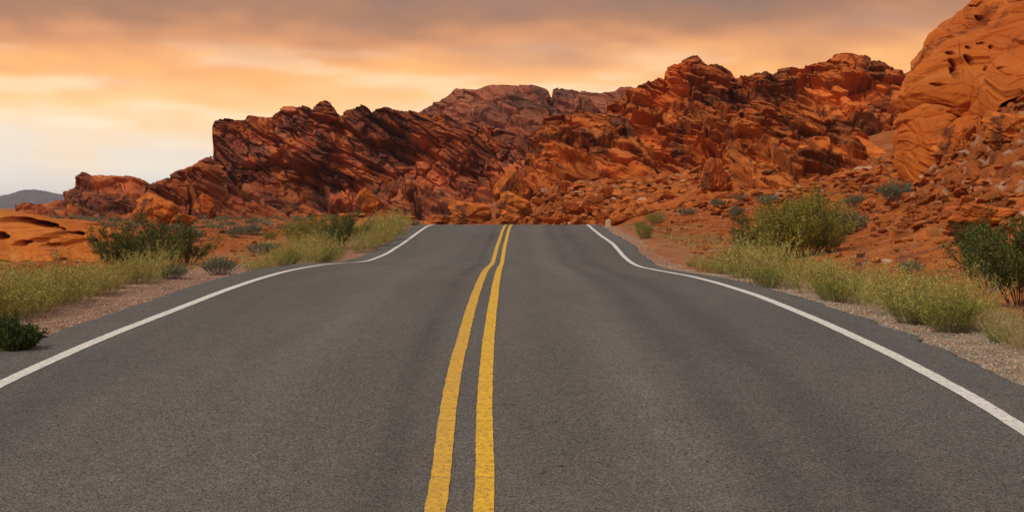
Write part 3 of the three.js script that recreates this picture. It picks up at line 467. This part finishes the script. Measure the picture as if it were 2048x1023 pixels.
// roadside gravel
function gravel(name, label, side, n, cols, w0, w1) {
  const geo = rockGeo(300 + n, 1, 0.7, { a: [1, 1, 1], b: [1, 1, 1], dark: [0.9, 0.9, 0.9], pale: [1, 1, 1], var: 0 }, false), im = new THREE.InstancedMesh(geo, stoneMat, n), o = new THREE.Object3D(), c = new THREE.Color();
  for (let i = 0; i < n; i++) {
    const d = 8 + 52 * Math.pow(R(), 1.8), q = Math.pow(R(), 1.3) * (side > 0 && d > 30 ? 0.4 : 1), X = roadX(d) + side * (EDGE + w0 + (w1 - w0) * q + 0.15 * noise(d, side, 4)), s = 0.011 + 0.024 * Math.pow(R(), 5);
    o.position.set(X, ground(X, d) + s * 0.15, -d); o.rotation.set(R() * 3, R() * 6, R() * 3); o.scale.setScalar(s); o.updateMatrix(); im.setMatrixAt(i, o.matrix);
    const k = cols[Math.floor(R() * cols.length)], v = 0.75 + 0.5 * R(); im.setColorAt(i, c.setRGB(k[0] * v, k[1] * v, k[2] * v));
  }
  im.name = name; im.userData = { kind: 'stuff', label, category: 'gravel' }; scene.add(shade(im));
}
gravel('pink_gravel', 'pinkish gravel along the left road edge', -1, 42000, [[0.5, 0.27, 0.18], [0.42, 0.25, 0.18], [0.55, 0.38, 0.28], [0.3, 0.2, 0.16], [0.5, 0.22, 0.12]], -0.06, 2.2);
gravel('grey_gravel', 'grey and tan gravel along the right road edge', 1, 40000, [[0.42, 0.36, 0.28], [0.5, 0.42, 0.32], [0.3, 0.27, 0.24], [0.55, 0.4, 0.26], [0.46, 0.22, 0.12]], -0.06, 1.7);

// ------------------------------------------------------------------ plants
const leafMat = new THREE.MeshPhysicalMaterial({ specularIntensity: 0.4, vertexColors: true, roughness: 0.85, side: THREE.DoubleSide });
const stemMat = new THREE.MeshStandardMaterial({ vertexColors: true, roughness: 0.9, side: THREE.DoubleSide });
class Tris {
  constructor() { this.p = []; this.c = []; }
  tri(a, b, c, k) { this.p.push(...a, ...b, ...c); for (let i = 0; i < 3; i++) this.c.push(...k); }
  leaf(o, dir, len, wid, k, r) {                       // a pointed leaf: two triangles folded along the midrib
    const s = new THREE.Vector3(r() - 0.5, r() - 0.5, r() - 0.5).cross(dir).normalize().multiplyScalar(wid / 2), n = new THREE.Vector3().crossVectors(dir, s).normalize().multiplyScalar(wid * 0.2);
    const m = [o.x + dir.x * len * 0.5 + n.x, o.y + dir.y * len * 0.5 + n.y, o.z + dir.z * len * 0.5 + n.z], A = [m[0] + s.x, m[1] + s.y, m[2] + s.z], B = [m[0] - s.x, m[1] - s.y, m[2] - s.z], a = [o.x, o.y, o.z], t = [o.x + dir.x * len, o.y + dir.y * len, o.z + dir.z * len];
    this.tri(a, A, t, k); this.tri(a, t, B, k);
  }
  stem(pts, w0, w1, k) {                               // a three-sided tapering twig
    for (let i = 0; i < pts.length - 1; i++) {
      const a = pts[i], b = pts[i + 1], wa = mix(w0, w1, i / (pts.length - 1)), wb = mix(w0, w1, (i + 1) / (pts.length - 1)), ra = [], rb = [];
      for (let q = 0; q < 3; q++) { const t = q * 2.094; ra.push([a.x + wa * Math.cos(t), a.y, a.z + wa * Math.sin(t)]); rb.push([b.x + wb * Math.cos(t), b.y, b.z + wb * Math.sin(t)]); }
      for (let q = 0; q < 3; q++) { const e = (q + 1) % 3; this.tri(ra[q], ra[e], rb[q], k); this.tri(ra[e], rb[e], rb[q], k); }
    }
  }
  geo() { const g = new THREE.BufferGeometry(); g.setAttribute('position', new THREE.Float32BufferAttribute(this.p, 3)); g.setAttribute('color', new THREE.Float32BufferAttribute(this.c, 3)); g.computeVertexNormals(); return g; }
}
const jit = (c, r, a = 0.35) => { const v = 1 + a * (r() * 2 - 1), h = 0.12 * (r() * 2 - 1); return [c[0] * v * (1 + h), c[1] * v, c[2] * v * (1 - h)]; };
function bush(seed, o) {                               // unit height; o: stems, spread, leaves per stem, leaf length/width, colours, lean, branches
  const r = rng(seed), S = new Tris(), L = new Tris(), up = new THREE.Vector3(0, 1, 0);
  const sub = (a, dir, len, w, lv, depth) => {
    const n = 4, pts = [a.clone()], d = dir.clone(), p = a.clone();
    for (let i = 0; i < n; i++) { d.x += (r() - 0.5) * o.kink; d.z += (r() - 0.5) * o.kink; d.y += (r() - 0.5) * o.kink * 0.6 + o.curl; d.normalize(); p.addScaledVector(d, len / n); if (p.y < 0.01) p.y = 0.01; pts.push(p.clone()); }
    S.stem(pts, w, w * 0.35, jit(o.wood[Math.floor(r() * o.wood.length)], r, 0.25));
    for (let i = 0; i < lv; i++) {
      const t = mix(o.from, 1, Math.pow(r(), 0.75)) * n, k = Math.min(n - 1, Math.floor(t)), q = pts[k].clone().lerp(pts[k + 1], t - k), e = new THREE.Vector3(r() * 2 - 1, r() * 1.3 - 0.35, r() * 2 - 1).normalize().multiplyScalar(o.splay).addScaledVector(d, 1 - o.splay * 0.6).normalize();
      q.x += (r() - 0.5) * o.loose; q.z += (r() - 0.5) * o.loose; q.y += (r() - 0.5) * o.loose; if (q.y < 0.01) q.y = 0.01;
      L.leaf(q, e, o.leaf[0] * (0.6 + 0.8 * r()), o.leaf[1] * (0.7 + 0.6 * r()), jit(o.cols[Math.floor(r() * o.cols.length)], r), r);
    }
    if (depth > 0) for (let b = 0; b < o.fork; b++) { const k = 1 + Math.floor(r() * n), e = pts[k].clone().sub(pts[k - 1]).normalize(); e.x += (r() - 0.5) * 1.3; e.z += (r() - 0.5) * 1.3; e.y += (r() - 0.3) * 0.6; e.normalize(); sub(pts[k], e, len * (0.3 + 0.25 * r()), w * 0.55, lv, depth - 1); }
  };
  for (let i = 0; i < o.stems; i++) {
    const az = r() * 6.283, out = Math.pow(r(), 0.6) * o.spread, len = (0.62 + 0.42 * r()) * (1 - 0.22 * (out / (o.spread + 0.01)) * (o.round ?? 1)), base = new THREE.Vector3(Math.cos(az) * out * o.base, 0, Math.sin(az) * out * o.base), dir = new THREE.Vector3(Math.cos(az) * out, 1, Math.sin(az) * out).normalize();
    sub(base, dir, len, o.wide, o.leaves, o.depth);
  }
  return { stems: S.geo(), foliage: L.geo() };
}
const KIND = {
  brush: { stems: 62, spread: 0.8, base: 0.45, leaves: 11, leaf: [0.05, 0.014], cols: [[0.5, 0.44, 0.075], [0.38, 0.38, 0.05], [0.6, 0.49, 0.14], [0.28, 0.3, 0.04], [0.52, 0.4, 0.17], [0.42, 0.31, 0.12], [0.3, 0.24, 0.08]], wood: [[0.4, 0.32, 0.11], [0.46, 0.36, 0.13], [0.26, 0.25, 0.06]], from: 0.25, kink: 0.34, curl: 0.02, splay: 0.85, loose: 0.05, wide: 0.005, depth: 1, fork: 4 },
  green: { stems: 160, spread: 0.8, base: 0.4, leaves: 17, leaf: [0.06, 0.016], cols: [[0.22, 0.25, 0.035], [0.28, 0.28, 0.05], [0.14, 0.17, 0.03], [0.36, 0.34, 0.07]], wood: [[0.17, 0.17, 0.06], [0.24, 0.2, 0.09]], from: 0.25, kink: 0.25, curl: 0.02, splay: 0.75, loose: 0.05, wide: 0.005, depth: 0, fork: 0 },
  sage: { stems: 110, spread: 1.05, base: 0.35, leaves: 30, leaf: [0.065, 0.026], cols: [[0.2, 0.22, 0.13], [0.15, 0.17, 0.1], [0.26, 0.27, 0.17], [0.12, 0.13, 0.08]], wood: [[0.15, 0.12, 0.09], [0.2, 0.17, 0.13]], from: 0.45, kink: 0.3, curl: 0.03, splay: 0.9, loose: 0.07, wide: 0.007, depth: 0, fork: 0 },
  creosote: { stems: 20, spread: 0.95, base: 0.25, leaves: 46, leaf: [0.042, 0.019], cols: [[0.075, 0.1, 0.02], [0.1, 0.125, 0.026], [0.055, 0.072, 0.017], [0.16, 0.17, 0.036]], wood: [[0.07, 0.05, 0.035], [0.11, 0.08, 0.055]], from: 0.45, kink: 0.42, curl: 0.0, splay: 0.95, loose: 0.13, wide: 0.012, depth: 1, fork: 7 },
  olive: { stems: 34, spread: 0.9, base: 0.3, leaves: 30, leaf: [0.042, 0.016], cols: [[0.24, 0.23, 0.032], [0.32, 0.28, 0.042], [0.16, 0.165, 0.026], [0.4, 0.33, 0.06]], wood: [[0.09, 0.07, 0.04], [0.15, 0.11, 0.06]], from: 0.3, kink: 0.35, curl: 0.0, splay: 0.9, loose: 0.11, wide: 0.01, depth: 1, fork: 6 },
  dense: { stems: 70, spread: 1.1, base: 0.3, leaves: 60, leaf: [0.09, 0.04], cols: [[0.05, 0.085, 0.02], [0.075, 0.115, 0.028], [0.035, 0.055, 0.014], [0.12, 0.15, 0.035]], wood: [[0.06, 0.05, 0.03]], from: 0.25, kink: 0.3, curl: 0.0, splay: 0.9, loose: 0.09, wide: 0.01, depth: 0, fork: 0 },
  straw: { stems: 120, spread: 0.95, base: 0.5, leaves: 5, leaf: [0.08, 0.014], cols: [[0.52, 0.4, 0.19], [0.42, 0.33, 0.14], [0.34, 0.3, 0.1]], wood: [[0.5, 0.38, 0.18], [0.42, 0.32, 0.13], [0.32, 0.28, 0.1]], from: 0.5, kink: 0.25, curl: -0.01, splay: 0.6, loose: 0.02, wide: 0.006, depth: 0, fork: 0 },
  twig: { stems: 22, spread: 0.9, base: 0.2, leaves: 2, leaf: [0.04, 0.015], cols: [[0.2, 0.18, 0.1]], wood: [[0.16, 0.11, 0.08], [0.24, 0.18, 0.13]], from: 0.6, kink: 0.5, curl: 0, splay: 0.9, loose: 0.05, wide: 0.007, depth: 1, fork: 4 },
};
const LOOK = { brush: 'yellow_brush', green: 'green_brush', sage: 'sagebrush', creosote: 'creosote_bush', olive: 'olive_bush', dense: 'evergreen_shrub', straw: 'dry_grass_tuft', twig: 'bare_shrub' };
const variants = {};
for (const k of Object.keys(KIND)) variants[k] = [1, 2, 3].map((s) => bush(s * 77 + k.length * 13, KIND[k]));
let turnN = 0;
function plant(kind, px, py, hpx, label, group, wide = 1, spot) {
  const p = spot ?? hit(px, py), d = -p[2], v = variants[kind][turnN++ % 3], g = new THREE.Group(), h = (kind === 'brush' ? (px < 1024 ? 0.72 : 0.85) + 0.5 * h01(turnN, 3, 5) : kind === 'straw' ? 0.9 : kind === 'olive' ? 1.02 : 1.15) * hpx * d / F; g.name = numbered(LOOK[kind]);
  part('stems', v.stems, stemMat, g); part('foliage', v.foliage, leafMat, g);
  g.position.set(p[0], p[1] - 0.02, p[2]); g.rotation.y = turnN * 2.4; g.scale.set(h * wide, h, h * wide); tag(g, label, kind === 'straw' ? 'grass' : 'shrub', group); scene.add(g); return g;
}
const NTH = ['first', 'second', 'third', 'fourth', 'fifth', 'sixth', 'seventh', 'eighth', 'ninth', 'tenth', 'eleventh', 'twelfth', 'thirteenth', 'fourteenth', 'fifteenth', 'sixteenth', 'seventeenth', 'eighteenth', 'nineteenth', 'twentieth', 'twenty-first', 'twenty-second'];
const rows = (kind, label, group, list, wide) => [...list].sort((a, b) => a[0] - b[0]).forEach(([x, y, h], i) => plant(kind, x, y, h, label + ', ' + NTH[i] + ' from the left', group, wide));   // each named by its place in its clump
rows('brush', 'yellow-green brush in the thicket at left picture edge', 'yellow-green thicket at the left edge', [[-40, 645, 105], [0, 640, 105], [35, 632, 100], [70, 622, 90], [110, 612, 84], [150, 602, 74], [185, 590, 66], [20, 600, 72], [70, 590, 62], [120, 580, 56], [-20, 610, 90], [165, 573, 48], [215, 586, 58], [245, 566, 52]]);
rows('brush', 'yellow-green brush in front of the dark left shrub', 'brush before the dark left shrub', [[270, 565, 60], [292, 562, 66], [314, 558, 60], [232, 575, 46]]);
rows('brush', 'pale yellow-green brush where the left verge narrows', 'pale clump along the left verge', [[505, 543, 34], [530, 540, 42], [556, 536, 44], [598, 528, 52], [622, 527, 54], [650, 524, 58], [668, 520, 46], [610, 510, 52], [640, 508, 50], [585, 520, 44]]);
rows('brush', 'yellow-green brush at far left verge by crest', 'brush at the far left verge', [[712, 505, 34], [735, 502, 40], [758, 494, 44], [776, 482, 48], [790, 470, 42], [800, 460, 32], [770, 466, 40], [745, 472, 44], [722, 476, 40], [700, 478, 42], [785, 458, 30]]);
rows('brush', 'yellow-green brush in the row along right verge', 'brush row along the right verge', [[1408, 545, 40], [1440, 548, 46], [1482, 556, 56], [1522, 567, 76], [1562, 573, 70], [1628, 586, 66], [1664, 598, 76], [1718, 606, 84], [1770, 618, 70], [1806, 630, 88], [1858, 646, 96], [1896, 658, 104], [1940, 640, 84], [1700, 578, 40], [1640, 566, 40], [1500, 542, 44], [1830, 612, 52]]);
rows('green', 'greener rounded brush inside the right verge row', 'green brush inside the right verge row', [[1452, 547, 42], [1535, 575, 48], [1672, 602, 58], [1828, 645, 72], [1905, 662, 80]]);
rows('green', 'green rounded tuft at front of the left verge clump', 'green tufts before the left verge clump', [[575, 532, 36], [646, 526, 38]]);
rows('straw', 'straw-coloured dry grass at lower right picture edge', 'dry grass at the right edge', [[1975, 660, 70], [2010, 672, 74], [2045, 690, 78], [1990, 640, 60], [2035, 655, 60], [2070, 700, 80]]);
rows('straw', 'dry straw tuft in the left thicket', 'straw tufts in the left thicket', [[15, 612, 86], [40, 622, 84], [55, 604, 76], [78, 610, 80], [95, 596, 70], [125, 602, 72], [140, 592, 62], [175, 588, 60], [205, 572, 52], [-20, 630, 96], [300, 556, 58], [255, 560, 50]]);
rows('straw', 'dry straw tuft in the right verge row', 'straw tufts in the right verge row', [[1430, 545, 34], [1500, 556, 50], [1600, 578, 52], [1740, 602, 66], [1870, 640, 76], [1955, 655, 70]]);
plant('green', 2000, 684, 40, 'small green sprig in dry grass at the right gravel');
plant('dense', 28, 703, 76, 'dark green shrub touching the left road edge', undefined, 0.8);
plant('dense', -12, 690, 64, 'dark green shrub cut by the left picture edge', undefined, 0.8);
plant('green', 30, 576, 34, 'small green shrub left behind the yellow thicket');
plant('creosote', 262, 545, 86, 'dark green open shrub before the slickrock mound', undefined, 1.0);
plant('creosote', 235, 535, 60, 'low dark green shrub left of the big open one');
plant('creosote', 325, 535, 80, 'dark green shrub below the overhanging orange rock');
plant('creosote', 372, 528, 66, 'sparse dark shrub right below the overhanging rock');
plant('sage', 345, 556, 34, 'grey-green ball of sagebrush at the left gravel', undefined, 1);
plant('sage', 440, 549, 40, 'grey-green sagebrush alone beside the left gravel');
plant('sage', 520, 508, 28, 'grey-green sagebrush behind the pale verge clump');
plant('sage', 545, 500, 18, 'small sagebrush right behind the pale verge clump');
plant('sage', 470, 474, 24, 'dark grey shrub on top of the orange sand bank');
plant('sage', 495, 468, 26, 'wide grey shrub right of the dark grey one', undefined, 1.2);
plant('sage', 380, 478, 30, 'grey-green shrub near the rounded orange rock');
plant('green', 540, 478, 22, 'small green shrub right end of the orange sand bank');
plant('sage', 345, 462, 18, 'grey bush below the rounded orange rock');
plant('olive', 598, 486, 46, 'olive green shrub, left one behind the verge clump', undefined, 1.1);
plant('olive', 640, 484, 52, 'olive green shrub, middle one behind the verge clump', undefined, 1.1);
plant('creosote', 682, 496, 60, 'dark green shrub right behind the verge clump');
plant('olive', 664, 452, 22, 'far small olive shrub under the dark ridge');
plant('olive', 1555, 515, 100, 'olive shrub, left stem of the big right thicket', undefined, 0.8);
plant('olive', 1605, 512, 120, 'tallest olive bush in the big right thicket', undefined, 0.9);
plant('olive', 1645, 505, 108, 'olive bush at the right of the big thicket', undefined, 0.8);
plant('olive', 1628, 490, 92, 'olive bush behind the tallest one in the thicket', undefined, 0.9);
plant('olive', 1575, 488, 88, 'yellowish olive bush behind the left thicket stem', undefined, 0.9);
plant('creosote', 1530, 510, 84, 'dark green bush left in the big right thicket', undefined, 0.9);
plant('creosote', 1490, 500, 34, 'small dark shrub left of the big right thicket');
plant('sage', 1692, 468, 56, 'grey-green sagebrush right of the big thicket', undefined, 0.8);
plant('sage', 1792, 398, 44, 'grey-green sagebrush high at the dome foot', undefined, 0.9);
plant('sage', 1712, 412, 26, 'small grey-green bush between thicket and dome');
plant('sage', 1488, 402, 16, 'small grey bush under the brown crag');
plant('sage', 1534, 406, 22, 'grey-green bush under the striped slab mass', undefined, 1.2);
plant('sage', 1474, 432, 20, 'dry grey bush on the red slope');
plant('sage', 1436, 412, 18, 'grey bush at the foot of the leaning crag');
plant('sage', 1372, 428, 16, 'low grey bush on the red slope by the talus', undefined, 1.4);
plant('green', 1291, 476, 34, 'round green tuft by the right road edge near crest', undefined, 0.8);
plant('green', 1280, 456, 18, 'smaller tuft behind the round green one');
plant('green', 1312, 446, 28, 'green shrub below the broad sloping rock');
plant('green', 1384, 532, 16, 'small pale green plant on the right verge');
plant('creosote', 1985, 575, 112, 'large dark green bush before the flat bedrock slab', undefined, 0.95);
plant('creosote', 2046, 605, 150, 'dark green bush cut by the right picture edge', undefined, 0.8);
plant('creosote', 1945, 500, 46, 'small dark bush left on the bedrock slab foot');
plant('twig', 1722, 548, 56, 'bare brown shrub on red ground right of thicket', undefined, 0.6);
plant('twig', 1805, 530, 46, 'bare grey shrub on the right rubble hillside', undefined, 0.7);
plant('sage', 1826, 546, 28, 'little dark grey-green bush on the rubble hillside');
plant('straw', 1875, 470, 30, 'dry tuft high on the rubble hillside');
{ // low dry grass among the shrubs: nobody could count it
  const v = bush(901, { ...KIND.straw, stems: 14, leaves: 2 }), n = 2600, im = new THREE.InstancedMesh(v.stems, stemMat, n), o = new THREE.Object3D(), c = new THREE.Color(); let k = 0;
  while (k < n) {
    const d = 9 + 52 * Math.pow(R(), 1.4), left = R() < 0.55, X = roadX(d) + (left ? -1 : 1) * (EDGE + 1.1 + (left ? 4.5 : 3.2) * R()), w = fbm(X * 0.9, d * 0.5, 77, 2); if (w < -0.05 - 0.2 * R()) continue;
    const s = 0.1 + 0.25 * R(); o.position.set(X, ground(X, d) - 0.01, -d); o.rotation.set(0, R() * 6.28, 0); o.scale.set(s * 1.4, s, s * 1.4); o.updateMatrix(); im.setMatrixAt(k, o.matrix); const q = 0.7 + 0.5 * R(), gr = R(); im.setColorAt(k, c.setRGB(q * mix(1, 0.7, gr), q, q * mix(1, 0.6, gr))); k++;
  }
  im.name = 'dry_grass'; im.userData = { kind: 'stuff', label: 'short dry grass and litter along both verges', category: 'grass' }; scene.add(shade(im));
}
{ // far scrub on the plain under the left ridge
  const v = bush(911, { ...KIND.sage, stems: 24, leaves: 14, leaf: [0.16, 0.07], cols: [[0.26, 0.26, 0.15], [0.2, 0.21, 0.12], [0.3, 0.27, 0.13]] }), n = 170, im = new THREE.InstancedMesh(v.foliage, leafMat, n), o = new THREE.Object3D(), c = new THREE.Color();
  for (let k = 0; k < n; k++) { const d = 70 + 55 * R(), X = -(6 + 0.33 * d * R()); const s = 0.25 + 0.4 * R(); o.position.set(X, ground(X, d), -d); o.rotation.set(0, R() * 6.28, 0); o.scale.set(s * 1.3, s, s * 1.3); o.updateMatrix(); im.setMatrixAt(k, o.matrix); const q = 0.6 + 0.5 * R(); im.setColorAt(k, c.setRGB(q, q, q)); }
  im.name = 'desert_scrub'; im.userData = { kind: 'stuff', label: 'low grey scrub dotting the plain under the left ridge', category: 'scrub' }; scene.add(shade(im));
}
{ // dead branch under the right-hand bush
  const t = new Tris(), p = hit(2000, 600), v = (x, y, z) => new THREE.Vector3(x, y, z);
  const a = [v(-0.15, 0.12, 0), v(0.1, 0.2, 0.05), v(0.35, 0.17, 0.05), v(0.62, 0.2, 0), v(0.9, 0.14, -0.1)]; t.stem(a, 0.012, 0.007, [0.5, 0.42, 0.34]);
  t.stem([a[1], v(0.02, 0.34, 0.05), v(-0.08, 0.46, 0.02)], 0.008, 0.003, [0.5, 0.42, 0.34]); t.stem([a[2], v(0.28, 0.3, 0.1), v(0.16, 0.36, 0.12)], 0.007, 0.003, [0.45, 0.38, 0.3]);
  const m = new THREE.Mesh(t.geo(), stemMat); m.name = 'dead_branch'; m.position.set(...p); m.scale.setScalar(1.1); tag(m, 'bleached bare branch under the dark right-hand bush', 'branch'); scene.add(shade(m));
}
{ // pale marker post where the road tips over the crest
  const p = hit(1216, 453), g = new THREE.Group(); g.name = 'marker_post'; g.position.set(...p); tag(g, 'short pale marker post beside the road crest', 'post');
  const s = new THREE.Shape(); s.moveTo(-0.1, -0.2); s.lineTo(0.1, -0.2); s.lineTo(0.1, 0.3); s.lineTo(0.03, 0.36); s.lineTo(-0.1, 0.28); s.closePath();
  part('post_body', new THREE.ExtrudeGeometry(s, { depth: 0.16, bevelEnabled: true, bevelSize: 0.012, bevelThickness: 0.012, bevelSegments: 2 }), new THREE.MeshStandardMaterial({ color: new THREE.Color().setRGB(0.72, 0.55, 0.33), roughness: 0.85, bumpMap: grainTex, bumpScale: 0.01 }), g); scene.add(g);
}
renderer.render(scene, camera);
